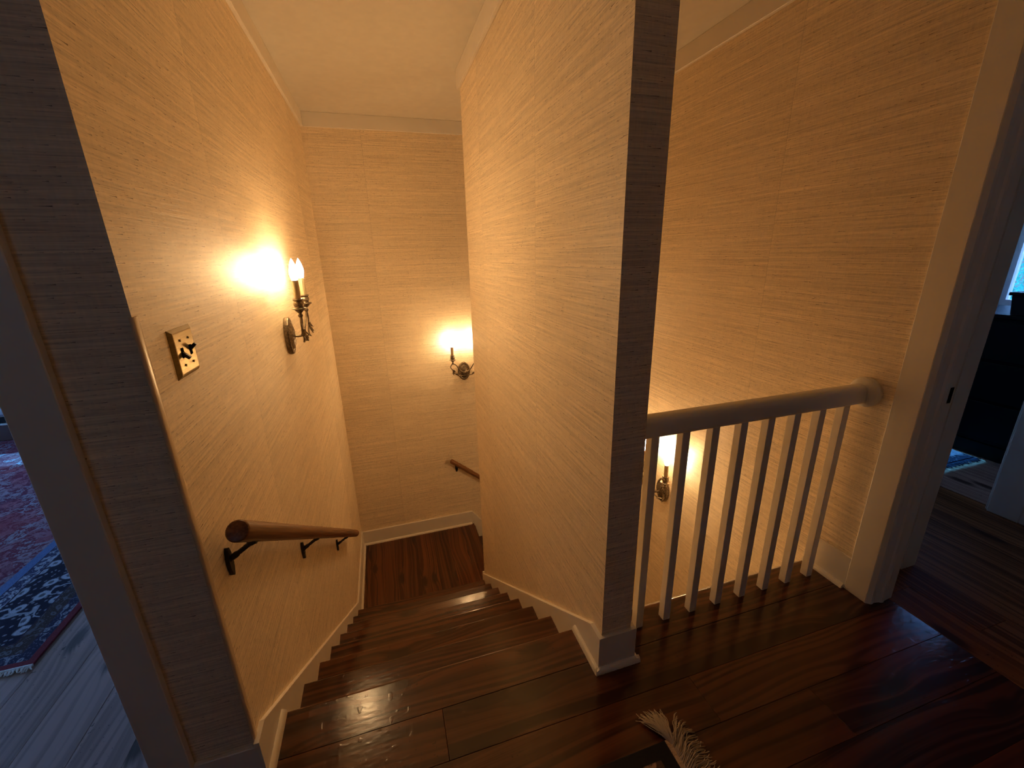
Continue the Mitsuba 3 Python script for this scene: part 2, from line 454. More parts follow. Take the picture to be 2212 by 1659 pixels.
struct("wall_bedroom_side", join(box(2.728, 3.2, 2.4, 2.52, -0.2, ZC), box(4.75, 5.2, 2.4, 2.52, -0.2, ZC), box(3.2, 4.75, 2.4, 2.52, -0.2, 1.6), box(3.2, 4.75, 2.4, 2.52, 1.97, ZC)),
       "mat_plaster", "bedroom side wall with a second window")
struct("ceiling", join(box(-4.72, XL - 0.12, -2.62, 4.42, ZC, ZC + 0.1), box(XL - 0.12, XR + 0.122, -2.62, YD + 0.12, ZC, ZC + 0.1), box(XR + 0.122, 5.32, -2.62, 2.52, ZC, ZC + 0.1)), "mat_ceiling", "cream painted ceiling over the stairwell")

# ------------------------------------------------------------------ crown boards and baseboards
def crown_x(key, y, x0, x1, s, label):
    """Along x on a wall of constant y; s: the side it stands out on."""
    struct(key, cbox(x0, x1, min(y, y + s * 0.02), max(y, y + s * 0.02), ZCR, ZC, 0.003), "mat_white_paint", label)


def crown_y(key, x, y0, y1, s, label):
    struct(key, cbox(min(x, x + s * 0.02), max(x, x + s * 0.02), y0, y1, ZCR, ZC, 0.003), "mat_white_paint", label)


crown_y("trim_1", XL, YW + 0.0, YD - 0.0, 1, "cream crown board along the left stairwell wall")
crown_x("trim_2", YD, XL + 0.02, XR - 0.02, -1, "cream crown board across the far wall")
crown_y("trim_3", XM, -0.16, YEND + 0.02, -1, "cream crown board on the stair side of the middle wall")
crown_y("trim_4", XM2, -0.16, YEND + 0.02, 1, "cream crown board on the railing side of the middle wall")
crown_x("trim_5", YEND, XM, XM2, 1, "cream crown board on the far end of the middle wall")
crown_y("trim_6", XR, -0.3, YD, -1, "cream crown board along the right stairwell wall")


def skirt_poly(y0, y1, top0, ybrk, zl_top):
    """Outline (y, z) of a stair skirt: level top at top0 from y0 to ybrk, then down at the stair's slope to zl_top, level to y1."""
    sl = RISE / RUN
    y2 = ybrk + (top0 - zl_top) / sl
    low = 0.30
    pts = [(y0, top0), (ybrk, top0)]
    if y2 < y1:
        pts += [(y2, zl_top), (y1, zl_top), (y1, ZL - 0.02), (y2 - 0.1, ZL - 0.02)]
    else:
        pts += [(y1, top0 - (y1 - ybrk) * sl), (y1, ZL - 0.02)]
    pts += [(0.0, -low), (y0, -0.02)]
    return pts


struct("baseboard_left", prism(skirt_poly(YW - 0.013, YD, 0.146, -0.125, ZL + 0.165), XL, XLS, "x"), "mat_white_paint", "white stair skirt board stepping down along the left wall")
struct("baseboard_middle", join(prism(skirt_poly(-0.193, YEND + 0.015, 0.146, -0.122, -9), XMS, XM, "x"),
                                cbox(XMS, XM2 + 0.015, YEND, YEND + 0.015, ZL - 0.2, -1.285, 0.002),
                                cbox(XMS, XM2 + 0.018, -0.193, -0.180, 0, 0.146, 0.0015),
                                cbox(XM2, XM2 + 0.018, -0.180, -0.085, 0, 0.146, 0.0015)), "mat_white_paint", "white skirt board along the middle wall with a block at its near end")
struct("baseboard_far", join(cbox(XLS, 1.185, YD - 0.018, YD, ZL - 0.02, ZL + 0.16, 0.002),
                             prism([(1.185, ZL + 0.16), (1.185, ZL - 0.25), (XR, ZL - 0.25), (XR, ZL - 0.19 + 0.16), (1.33, ZL - 0.19 + 0.16)], YD - 0.018, YD, "y")),
       "mat_white_paint", "white baseboard across the far wall of the landing")
struct("baseboard_right", cbox(XR - 0.012, XR, -0.185, 0.012, 0, 0.155, 0.002), "mat_white_paint", "short white baseboard between the railing and the door casing")
struct("baseboard_front", cbox(-0.158, XL + 0.004, YW - 0.013, YW, 0, 0.132, 0.002), "mat_white_paint", "white baseboard at the foot of the dark hallway wall")
QR = [(0, 0)] + [(0.016 * math.cos(a), 0.019 * math.sin(a)) for a in np.linspace(0, math.pi / 2, 6)]


def shoe_y(x, y0, y1, z, s):                       # along y, bulging towards s in x
    return prism([(x + s * a, z + b) for a, b in QR], y0, y1, "y")


def shoe_x(y, x0, x1, z, s):
    return prism([(y + s * a, z + b) for a, b in QR], x0, x1, "x")


struct("trim_7", shoe_y(XLS, -0.19, -0.002, 0, 1), "mat_white_paint", "white shoe moulding at the top of the stairs on the left", smooth=40)
struct("trim_8", join(shoe_y(XMS, -0.205, -0.002, 0, -1), shoe_x(-0.193, XMS - 0.014, XM2 + 0.034, 0, -1), shoe_y(XM2 + 0.018, -0.205, -0.1, 0, 1)), "mat_white_paint",
       "white shoe moulding around the middle wall's foot", smooth=40)
struct("trim_9", join(shoe_y(XLS, YEND + 0.0, YD - 0.018, ZL, 1), shoe_x(YD - 0.018, XLS, 1.178, ZL, -1)), "mat_white_paint", "white shoe moulding around the landing", smooth=40)
struct("trim_10", shoe_y(XR - 0.012, -0.177, 0.012, 0, -1), "mat_white_paint", "white shoe moulding before the right wall", smooth=40)
struct("trim_11", cbox(XM2 + 0.001, XR, 0.009, 0.0165, -0.27, -0.004, 0.001), "mat_white_paint", "thin white fascia below the edge of the hallway floor")
struct("trim_12", join(cbox(-4.6, XL - 0.132, 4.28, 4.3, 0, 0.19, 0.003), shoe_x(4.28, -4.6, XL - 0.132, 0, -1)), "mat_white_paint", "white baseboard at the far side of the room on the left")

# ------------------------------------------------------------------ floors of planks
struct("floor", join(box(-1.70, 2.395, -2.5, -0.03, -0.24, -0.0205)), "mat_dark_gap", "hallway floor of dark red-brown pine planks")
PITCH = 0.1585
row_edges = [-0.150 - PITCH * k for k in range(16)]
fixed = {0: [0.513], 1: [-0.62, 1.36], 2: [0.05, 1.72]}
for k in range(len(row_edges) - 1):
    y1, y0 = row_edges[k], max(row_edges[k + 1], -2.5)
    if y1 <= -2.5:
        break
    r = np.random.default_rng(100 + k)
    cuts = fixed.get(k, [r.uniform(-0.9, 0.1), r.uniform(0.6, 1.9)])
    xs = [-1.70] + cuts + [2.395]
    for a, b in zip(xs[:-1], xs[1:]):
        plank("floor", a, b, y0, y1, 0.0, "x")
NOSE = 0.030


def nosing_profile(yb, yf, z, th=NOSE):
    r = th * 0.42
    arc = [(yf - r + r * math.cos(a), z - r + r * math.sin(a)) for a in np.linspace(math.pi / 2, 0, 7)]
    arc += [(yf - r + r * math.cos(a), z - th + r + r * math.sin(a)) for a in np.linspace(0, -math.pi / 2, 7)]
    return [(yb, z - th), (yb, z)] + arc


def step_board(parent, base, x0, x1, yb, yf, z, th=NOSE):
    m = prism(nosing_profile(yb, yf, z, th), x0, x1, "x")
    return part(parent, base, m, "mat_floor_wood", uv=plank_uv(m, "x"))


step_board("floor", "plank", XLS + 0.0005, XMS - 0.0005, -0.1491, 0.004, 0.0)
step_board("floor", "plank", XM2 + 0.0005, XR - 0.0005, -0.1491, 0.014, 0.0)
m = cbox(XMS + 0.0005, XM2, -0.1791, -0.151, -0.02, -0.0005, 0.001)
m = cbox(XL, XLS, -0.149, -0.0, -0.02, -0.0005, 0.001)

# the landing
struct("floor_landing", box(XLS, 1.20, YEND - 0.06, YD - 0.019, ZL - 0.25, ZL - 0.0205), "mat_dark_gap", "stair landing of red-brown pine planks")
ledges = [XLS, 0.045, 0.21, 0.376, 0.543, 0.709, 0.875, 1.041, 1.20]
for a, b in zip(ledges[:-1], ledges[1:]):
    plank("floor_landing", a, b, YEND - 0.06, YD - 0.018, ZL, "y")

# left room and right room floors
struct("floor_left_room", box(-4.6, XL - 0.12, YW, 4.3, -0.2, -0.0205), "mat_dark_gap", "plank floor of the room on the left in blue daylight")
ed = [XL - 0.12, -0.262] + [-0.427 - 0.165 * k for k in range(26)]
for k, (b, a) in enumerate(zip(ed[:-1], ed[1:])):
    a = max(a, -4.6)
    r = np.random.default_rng(300 + k)
    cut = r.uniform(0.9, 3.4)
    y0 = YW + 0.001 if b < -0.262 + 1e-6 else YW + 0.12
    for s, e in ((y0, cut), (cut, 4.3)):
        plank("floor_left_room", a, b, s, e, 0.0, "y")
    if a <= -4.6:
        break
struct("floor_right_room", box(2.395, 5.2, -2.5, 2.4, -0.2, -0.0205), "mat_dark_gap", "plank floor beyond the doorway on the right")
xe = 2.395
k = 0
while xe < 5.19:
    b = min(xe + PITCH, 5.2)
    r = np.random.default_rng(500 + k)
    cuts = [-2.5, r.uniform(-1.2, -0.5), r.uniform(0.3, 1.4), 2.4]
    if xe < 2.41:                                  # threshold column lies inside the door opening only
        cuts = [-2.5, -0.9, -0.2645]
    if xe < 2.41:
        plank("floor_right_room", 2.4125, b, -0.2645, -0.166, 0.0, "y")
    for s, e in zip(cuts[:-1], cuts[1:]):
        plank("floor_right_room", xe, b, s, e, 0.0, "y", mat="mat_worn_wood" if xe > 3.6 else None)
    xe, k = b, k + 1

# ------------------------------------------------------------------ the flights of stairs
st = "staircase"
tell(st, "dark red-brown pine staircase going down between the left wall and the middle wall", "stairs")
for i in range(1, 8):
    step_board(st, "tread", XLS + 0.0005, XMS - 0.0005, (i - 1) * RUN - 0.022, i * RUN, -i * RISE)
for i in range(0, 8):
    m = cbox(XLS + 0.0005, XMS - 0.0005, i * RUN - 0.043, i * RUN - 0.023, -(i + 1) * RISE + (0.001 if i == 7 else -0.028), -i * RISE - NOSE - 0.0005, 0.001)
    part(st, "riser", m, "mat_floor_wood", uv=plank_uv(m, "x"))
s2 = "staircase_001"
tell(s2, "lower red-brown wooden stairs turning away past the landing's far right edge", "stairs")


def step_board_y(parent, base, yb0, yb1, xb, xf, z, th=NOSE):
    m = prism(nosing_profile(xb, xf, z, th), yb0, yb1, "y")
    return part(parent, base, m, "mat_floor_wood", uv=plank_uv(m, "y"))


m = cbox(1.203, 1.213, YEND + 0.016, YD - 0.019, ZL - RISE + 0.001, ZL - NOSE - 0.001, 0.001)
part(s2, "riser", m, "mat_floor_wood", uv=plank_uv(m, "y"))
for j, (a, b) in enumerate([(1.214, 1.45), (1.45, 1.73), (1.73, 2.01), (2.01, XR)]):
    m = cbox(a, b - 0.001, 1.86, YD - 0.019, ZL - RISE - 0.03, ZL - RISE, 0.0015)
    part(s2, "landing_board", m, "mat_floor_wood", uv=plank_uv(m, "y"))
for i in range(1, 7):
    z = ZL - RISE - i * RISE
    if z < ZB:
        break
    yb, yf = 1.86 - (i - 1) * RUN + 0.02, 1.86 - i * RUN
    m = prism([(-p[0], p[1]) for p in nosing_profile(-yb, -yf, z)], XM2 + 0.001, XR - 0.001, "x")
    part(s2, "tread", m, "mat_floor_wood", uv=plank_uv(m, "x"))
    m = cbox(XM2 + 0.001, XR - 0.001, yb + 0.003, yb + 0.02, z, z + RISE - NOSE - 0.001, 0.001)
    part(s2, "riser", m, "mat_floor_wood", uv=plank_uv(m, "x"))

# ------------------------------------------------------------------ left doorway, right doorway, bedroom opening
d2 = "door_2"
tell(d2, "white casing of the doorway to the room on the left", kind="structure")
part(d2, "casing", join(cbox(-0.246, -0.158, YW - 0.02, YW, 0, 2.18, 0.002), cbox(-1.306, -1.20, YW - 0.02, YW, 0, 2.18, 0.002), cbox(-1.20, -0.246, YW - 0.02, YW, 2.075, 2.18, 0.002)), "mat_white_paint")
part(d2, "jamb", join(cbox(-0.250, -0.234, YW - 0.004, YW + 0.125, 0, 2.08, 0.001), cbox(-1.2, -1.1835, YW - 0.004, YW + 0.125, 0, 2.08, 0.001)), "mat_white_paint")
d1 = "door_1"
tell(d1, "white frame of the doorway on the right with a moulded jamb", kind="structure")
part(d1, "casing", join(cbox(XR - 0.0135, XR, -0.268, -0.180, 0, 2.2, 0.002), cbox(XR - 0.0135, XR, -1.30, -1.21, 0, 2.2, 0.002), cbox(XR - 0.0135, XR, -1.21, -0.268, 2.105, 2.2, 0.002),
                        cbox(XR + 0.122, XR + 0.138, -0.262, -0.19, 0, 2.2, 0.002)), "mat_white_paint")
jp = [(2.2755, -0.2645), (2.2755, -0.268), (2.281, -0.272), (2.290, -0.280), (2.300, -0.2815), (2.308, -0.279), (2.316, -0.2795), (2.334, -0.2825), (2.341, -0.288), (2.352, -0.2895),
      (2.360, -0.2855), (2.372, -0.284), (2.412, -0.281), (2.412, -0.2645)]
part(d1, "jamb", prism(jp, 0.0, 2.10, "z"), "mat_white_paint", smooth=25)
part(d1, "jamb", cbox(2.2755, 2.412, -1.205, -1.1885, 0, 2.1, 0.001), "mat_white_paint")
part(d1, "head_jamb", cbox(2.2755, 2.412, -1.1885, -0.285, 2.085, 2.1, 0.001), "mat_white_paint")
part(d1, "strike_plate", cbox(2.381, 2.400, -0.2845, -0.2815, 0.886, 0.946, 0.0008), "mat_hole", label="small black latch hole in the jamb")
d3 = "door_3"
tell(d3, "grey-white casing of the opening into the bedroom", kind="structure")
part(d3, "casing", cbox(XV, XV + 0.02, -0.138, -0.010, 0, 2.2, 0.003), "mat_white_paint")
part(d3, "baseboard", cbox(XV + 0.005, XV + 0.02, -2.5, -0.138, 0, 0.15, 0.002), "mat_white_paint")
part(d3, "jamb", cbox(XV + 0.02, XV + 0.13, -0.012, 0.004, 0, 2.1, 0.002), "mat_white_paint")

# ------------------------------------------------------------------ windows
def window_x(key, x, y0, y1, z0, z1, s, label):
    """A sash window in a wall of constant x; s: the room's side."""
    f = [cbox(x - 0.03, x + 0.03, y0, y0 + 0.04, z0, z1), cbox(x - 0.03, x + 0.03, y1 - 0.04, y1, z0, z1), cbox(x - 0.03, x + 0.03, y0, y1, z1 - 0.05, z1), cbox(x - 0.03, x + 0.03, y0, y1, z0, z0 + 0.05),
         cbox(x - 0.02, x + 0.02, y0, y1, (z0 + z1) / 2 - 0.02, (z0 + z1) / 2 + 0.02), cbox(min(x, x + s * 0.09), max(x, x + s * 0.09), y0 - 0.04, y1 + 0.04, z0 - 0.025, z0)]
    struct(key, join(*f), "mat_white_paint", label)
    for a, b in ((z0 + 0.05, (z0 + z1) / 2 - 0.02), ((z0 + z1) / 2 + 0.02, z1 - 0.05)):
        q = trimesh.Trimesh([(x, y0 + 0.04, a), (x, y1 - 0.04, a), (x, y1 - 0.04, b), (x, y0 + 0.04, b)], [[0, 1, 2], [0, 2, 3]], process=False)
        part(key, "pane", q, "mat_glass")


window_x("window_1", -4.66, 0.25, 1.95, 0.4, 2.3, 1, "near window of the room on the left")
window_x("window_2", -4.66, 2.75, 3.75, 0.4, 2.3, 1, "far window of the room on the left")
window_x("window_3", 5.24, -0.35, 0.943, 0.95, 2.2, -1, "bright bedroom window with leaves outside")
def window_y(key, y, x0, x1, z0, z1, label):
    f = [cbox(x0, x0 + 0.04, y - 0.03, y + 0.03, z0, z1), cbox(x1 - 0.04, x1, y - 0.03, y + 0.03, z0, z1), cbox(x0, x1, y - 0.03, y + 0.03, z0, z0 + 0.05), cbox(x0, x1, y - 0.03, y + 0.03, z1 - 0.05, z1),
         cbox(x0, x1, y - 0.02, y + 0.02, (z0 + z1) / 2 - 0.02, (z0 + z1) / 2 + 0.02)]
    struct(key, join(*f), "mat_white_paint", label)
    for a, b in ((z0 + 0.05, (z0 + z1) / 2 - 0.02), ((z0 + z1) / 2 + 0.02, z1 - 0.05)):
        part(key, "pane", trimesh.Trimesh([(x0 + 0.04, y, a), (x1 - 0.04, y, a), (x1 - 0.04, y, b), (x0 + 0.04, y, b)], [[0, 1, 2], [0, 2, 3]], process=False), "mat_glass")


window_y("window_5", 4.36, -3.3, -0.9, 0.95, 1.68, "wide window at the far side of the room on the left")
window_y("window_6", -2.56, -1.3, -0.6, 1.15, 2.05, "hallway window behind the viewer")
window_y("window_7", -2.56, 2.7, 3.15, 1.2, 1.75, "window at the near side of the right-hand room")
q = [cbox(3.2, 3.24, 2.43, 2.49, 1.6, 1.97), cbox(4.71, 4.75, 2.43, 2.49, 1.6, 1.97), cbox(3.2, 4.75, 2.43, 2.49, 1.6, 1.63), cbox(3.2, 4.75, 2.43, 2.49, 1.94, 1.97)]
struct("window_4", join(*q), "mat_white_paint", "second bedroom window out of sight")
part("window_4", "pane", trimesh.Trimesh([(3.24, 2.46, 1.63), (4.71, 2.46, 1.63), (4.71, 2.46, 1.94), (3.24, 2.46, 1.94)], [[0, 1, 2], [0, 2, 3]], process=False), "mat_glass")

# ------------------------------------------------------------------ railing on the hallway edge
rl = "railing"
tell(rl, "white painted railing with square balusters above the open stairwell", "railing")
YB0, BS = -0.0802, 0.032
yc = YB0 + BS / 2
hr = 0.0385
prof = []
for a in np.linspace(0, 2 * math.pi, 40, endpoint=False):
    cx_, sz_ = math.cos(a), math.sin(a)
    e = 2.6 if sz_ >= 0 else 5.0
    prof.append((yc + 0.031 * math.copysign(abs(cx_) ** (2 / e), cx_), 0.871 + hr * math.copysign(abs(sz_) ** (2 / e), sz_)))
m = prism(prof, XM2 + 0.0005, XR - 0.002, "x")
part(rl, "handrail", m, "mat_white_paint", smooth=35, label="smooth rounded white handrail")
for i in range(8):
    x = 1.2933 + i * 0.1268
    part(rl, "baluster", cbox(x, x + BS, YB0, YB0 + BS, 0.0005, 0.836, 0.0015), "mat_white_paint")
m = lathe([(0, 0), (0.060, 0), (0.0605, 0.010), (0.057, 0.017), (0.050, 0.021), (0, 0.021)], 40)
m.apply_transform(trimesh.transformations.rotation_matrix(-math.pi / 2, [0, 1, 0]))
part(rl, "rosette", moved(m, XR - 0.0005, -0.076, 0.878), "mat_white_paint", smooth=35, label="round white wall rosette at the rail's end")

# ------------------------------------------------------------------ candle sconces
def flame():
    z = np.linspace(0, 1, 20)
    r = 0.0192 * np.where(z < 0.34, 0.62 + 0.38 * np.sin(z / 0.34 * math.pi / 2), np.cos((z - 0.34) / 0.66 * math.pi / 2) ** 0.86)
    pr = [(0, 0)] + [(max(a, 0.0008 if i < 19 else 0), b * 0.1) for i, (a, b) in enumerate(zip(r, z))]
    pr[-1] = (0, 0.1)
    m = lathe(pr, 20)
    return m


def leaf_mesh(length, width, curl=0.3):
    n = 9
    v, f = [], []
    for i in range(n):
        t = i / (n - 1)
        w = width * math.sin(math.pi * min(1, t * 0.93 + 0.07)) ** 0.8 * (1 - 0.25 * t)
        zz, oo = -length * t, curl * length * t * t
        for s, dy in ((-1, 0.0), (0, 0.25 * width), (1, 0.0)):
            v.append((s * w / 2, oo + dy, zz))
        for s in (-1, 0, 1):
            v.append((s * w / 2 * 0.9, oo - 0.0016, zz))
    for i in range(n - 1):
        a, b = i * 6, (i + 1) * 6
        for k in (0, 1):
            f += [[a + k, a + k + 1, b + k + 1], [a + k, b + k + 1, b + k]]
            f += [[a + 3 + k, b + 3 + k + 1, a + 3 + k + 1], [a + 3 + k, b + 3 + k, b + 3 + k + 1]]
        f += [[a, b, b + 3], [a, b + 3, a + 3], [a + 2, a + 5, b + 5], [a + 2, b + 5, b + 2]]
    f += [[0, 3, 1], [3, 4, 1], [1, 4, 2], [4, 5, 2]]
    return trimesh.Trimesh(np.array(v), np.array(f), process=False)


def build_sconce():
    """Parts of a sconce in its own space: x along the wall, y out of the wall, z up, the back plate's centre at the origin."""
    P = {}
    # oval back plate
    def oval(prof):
        m = lathe(prof, 40)
        m.apply_transform(trimesh.transformations.rotation_matrix(-math.pi / 2, [1, 0, 0]))
        m.apply_scale([0.66, 1, 1])
        return m
    P["back_plate"] = ("mat_bronze", oval([(0, 0), (0.092, 0), (0.0935, 0.004), (0.0935, 0.016), (0.090, 0.022), (0.081, 0.025), (0.074, 0.022), (0, 0.022)]), 35)
    P["back_plate__dome"] = ("mat_bronze", oval([(0, 0.0215), (0.070, 0.0215), (0.062, 0.028), (0.045, 0.034), (0.022, 0.037), (0, 0.038)]), 60)
    stem = [(0, 0.034, 0.0), (0, 0.045, -0.004), (0, 0.060, -0.004), (0, 0.075, 0.0)]
    P["stem"] = ("mat_bronze", join(tube(spline(stem, 14), 0.0055, 10), moved(trimesh.creation.icosphere(2, 0.0105), 0, 0.075, 0.001)), 50)
    arms, cups, sleeves, bulbs, leaves = [], [], [], [], []
    for s in (-1, 1):
        up = [(0, 0.075, 0.0), (s * 0.028, 0.078, 0.012), (s * 0.060, 0.083, 0.040), (s * 0.080, 0.089, 0.075), (s * 0.100, 0.0925, 0.098), (s * 0.120, 0.093, 0.103),
              (s * 0.138, 0.093, 0.092), (s * 0.145, 0.093, 0.072), (s * 0.136, 0.093, 0.052), (s * 0.122, 0.093, 0.044)]
        low = [(s * 0.122, 0.093, 0.044), (s * 0.110, 0.091, 0.014), (s * 0.086, 0.087, -0.014), (s * 0.052, 0.081, -0.026), (0, 0.075, -0.032)]
        a = spline(up, 46)
        arms.append(("mat_bronze", join(tube(a, np.linspace(0.0060, 0.0042, 46), 8), tube(spline(low, 26), np.linspace(0.0038, 0.0052, 26), 8)), 50))
        cx, cy = s * 0.120, 0.093
        cup = [(0, 0.098), (0.004, 0.100), (0.0075, 0.107), (0.010, 0.113), (0.006, 0.119), (0.0065, 0.124), (0.014, 0.134), (0.019, 0.140), (0.0265, 0.1435), (0.0275, 0.1465), (0.025, 0.149),
               (0.016, 0.151), (0.015, 0.154), (0.0185, 0.160), (0.0195, 0.168), (0.0175, 0.176), (0.0150, 0.180), (0.0185, 0.184), (0.0195, 0.187), (0.0175, 0.191), (0.0125, 0.192), (0, 0.192)]
        cups.append(("mat_bronze", moved(lathe([(a * 1.2, b) for a, b in cup], 28), cx, cy), 32))
        sleeves.append(("mat_sleeve", moved(lathe([(0, 0.191), (0.0142, 0.191), (0.0142, 0.272), (0.0128, 0.275), (0, 0.275)], 22), cx, cy), 35))
        bulbs.append(("mat_bulb", moved(flame(), cx, cy, 0.274), True))
        lm = []
        for q, (dx, tilt, ln) in enumerate(((0, 0, 0.058), (-0.007, -0.35, 0.050), (0.007, 0.35, 0.050), (0.0, 0.7, 0.036))):
            l = leaf_mesh(ln, 0.015, 0.25)
            l.apply_transform(trimesh.transformations.rotation_matrix(tilt, [0, 1, 0]))
            lm.append(moved(l, s * 0.121 + dx, 0.094 + 0.002 * q, 0.046))
        l = leaf_mesh(0.045, 0.02, 0.3)
        l.apply_transform(trimesh.transformations.rotation_matrix(s * 1.15, [0, 1, 0]))
        lm.append(moved(l, s * 0.098, 0.090, 0.0))
        leaves.append(("mat_bronze", join(*lm), 40))
    P["leaf_centre"] = None
    del P["leaf_centre"]
    return P, arms, cups, sleeves, bulbs, leaves


def place_sconce(label, x, y, z, deg, yaw=0.0):
    key = name("wall_sconce")
    tell(key, label, "wall lamp", "two-candle bronze wall sconces")
    M = trimesh.transformations.translation_matrix((x, y, z)) @ trimesh.transformations.rotation_matrix(math.radians(deg), [0, 0, 1])
    M2 = M @ trimesh.transformations.rotation_matrix(math.radians(yaw), [0, 0, 1])
    def put(base, tup, lab=None, **more):
        mat, mesh, sm = tup
        mesh = mesh.copy()
        mesh.apply_transform(M if base.startswith("back_plate") else M2)
        return part(key, base, mesh, mat, smooth=sm, label=lab, **more)
    P, arms, cups, sleeves, bulbs, leaves = build_sconce()
    put("back_plate", P["back_plate"])
    put("back_plate__dome", P["back_plate__dome"])
    put("stem", P["stem"])
    for k in range(2):
        put("arm", arms[k])
        put("candle_cup", cups[k])
        put("candle_sleeve", sleeves[k], "tan candle-shaped sleeve")
        put("bulb", bulbs[k], "glowing flame-shaped bulb", emitter={"type": "area", "radiance": rgb(*LAMP)})
        put("leaf_spray", leaves[k])
    return key


place_sconce("antique bronze candle sconce with two bare bulbs on the left stair wall", XL, 1.137, 1.067, -90, 2.3)
place_sconce("antique bronze candle sconce on the far landing wall, partly hidden by the middle wall", 1.188, YD, 0.300, 180)
place_sconce("antique bronze candle sconce on the right stairwell wall, seen through the white balusters", XR, 1.074, -0.233, 90)

# ------------------------------------------------------------------ oak handrails
def rail_bracket(parent, wall, out, along, P, rail):
    """An iron bracket: wall = the wall point, out = unit vector out of the wall, rail = the rail's axis point above it, along = the rail's unit direction."""
    P_, o, al = np.array(wall, float), np.array(out, float), np.array(along, float)
    up = np.array([0, 0, 1.0])
    side = np.cross(o, up)
    b = part(parent, "bracket", tube(spline([P_ + o * 0.006, P_ + o * 0.014 + up * 0.006, (P_ + o * 0.014 + up * 0.006) * 0.35 + (rail - up * 0.040 - o * 0.014) * 0.65, rail - up * 0.036 - o * 0.008, rail - up * 0.031 + o * 0.006], 18),
                                     [0.0085] * 6 + [0.0065] * 8 + [0.008] * 4, 10), "mat_iron", smooth=50)
    pl = []
    ov = []
    for q in np.linspace(0, 2 * math.pi, 20, endpoint=False):
        w = 0.014 * (1 - 0.25 * abs(math.sin(q)))
        ov.append((w * math.cos(q), 0.044 * math.sin(q)))
    m = trimesh.creation.extrude_polygon(Polygon(ov), 0.010, engine="earcut")
    F = np.eye(4)
    F[:3, 0], F[:3, 1], F[:3, 2], F[:3, 3] = side, up, o, P_ - up * 0.006
    m.apply_transform(F)
    if m.volume < 0: m.invert()
    part(b, "wall_plate", m, "mat_iron", smooth=40)
    c = rail - up * 0.0305
    nrm = np.cross(al, o)
    nrm = nrm if nrm[2] > 0 else -nrm
    m = trimesh.creation.box((0.062, 0.016, 0.006))
    F = np.eye(4)
    F[:3, 0], F[:3, 1], F[:3, 2], F[:3, 3] = al, np.cross(nrm, al), nrm, c
    m.apply_transform(F)
    part(b, "saddle", m, "mat_iron")


def round_rail(parent, A, B, r=0.0275):
    A, B = np.array(A, float), np.array(B, float)
    L = np.linalg.norm(B - A)
    m = lathe([(0, 0), (r - 0.004, 0), (r, 0.004), (r, L - 0.004), (r - 0.004, L), (0, L)], 32)
    d = (B - A) / L
    m.apply_transform(trimesh.geometry.align_vectors([0, 0, 1], d))
    m.apply_translation(A)
    part(parent, "rail", m, "mat_oak", smooth=50)
    return d


h1 = "handrail"
tell(h1, "round brown oak handrail on black iron brackets on the left stair wall", "handrail")
XRAIL = XL + 0.072
A, B = (XRAIL, -0.144, 0.798), (XRAIL, 1.914, -0.672)
d = round_rail(h1, A, B)
for y in (-0.060, 0.646, 1.472):
    t = (y - A[1]) / (B[1] - A[1])
    rp = np.array(A) + t * (np.array(B) - np.array(A))
    rail_bracket(h1, (XL, y, rp[2] - 0.075), (1, 0, 0), d, None, rp)
h2 = "handrail_001"
tell(h2, "short brown handrail slanting down on the far landing wall behind the middle wall", "handrail")
A, B = (0.983, YD - 0.065, -0.661), (1.75, YD - 0.065, -1.300)
d = round_rail(h2, A, B, 0.024)
for x in (1.045, 1.62):
    t = (x - A[0]) / (B[0] - A[0])
    rp = np.array(A) + t * (np.array(B) - np.array(A))
    rail_bracket(h2, (x, YD, rp[2] - 0.07), (0, -1, 0), d, None, rp)

# ------------------------------------------------------------------ brass switch plate, clear corner guard
sw = "light_switch"
tell(sw, "brass double toggle light switch on the left wall beside the sconce", "light switch")
y0, y1, z0, z1 = -0.062, 0.059, 1.172, 1.289
hull = []
for (yy0, yy1, zz0, zz1, xx) in ((y0, y1, z0, z1, XL), (y0, y1, z0, z1, XL + 0.001), (y0 + 0.009, y1 - 0.009, z0 + 0.008, z1 - 0.008, XL + 0.0075), (y0 + 0.012, y1 - 0.012, z0 + 0.011, z1 - 0.011, XL + 0.008)):
    hull += [(xx, a, b) for a in (yy0, yy1) for b in (zz0, zz1)]
part(sw, "plate", trimesh.convex.convex_hull(np.array(hull)), "mat_brass")
zc = (z0 + z1) / 2
for k, (yy, dz) in enumerate(((-0.0245, -1), (0.0215, 1))):
    part(sw, "toggle_slot", cbox(XL + 0.008, XL + 0.0095, yy - 0.005, yy + 0.005, zc - 0.012, zc + 0.012, 0.0003), "mat_hole")
    A_ = np.array([XL + 0.006, yy, zc])
    B_ = np.array([XL + 0.021, yy, zc + dz * 0.0135])
    dd = (B_ - A_) / np.linalg.norm(B_ - A_)
    w = np.array([0, 1.0, 0])
    u = np.cross(dd, w)
    pts = [A_ + s * 0.0038 * w + q * 0.0042 * u for s in (-1, 1) for q in (-1, 1)] + [B_ + s * 0.0032 * w + q * 0.0035 * u for s in (-1, 1) for q in (-1, 1)]
    part(sw, "toggle", trimesh.convex.convex_hull(np.array(pts)), "mat_toggle", label="dark switch toggle")
    for sz in (-1, 1):
        m = lathe([(0, 0), (0.0032, 0), (0.003, 0.0012), (0.0015, 0.0018), (0, 0.002)], 14)
        m.apply_transform(trimesh.transformations.rotation_matrix(math.pi / 2, [0, 1, 0]))
        part(sw, "screw", moved(m, XL + 0.0088, yy, zc + sz * 0.0300), "mat_brass", smooth=30)

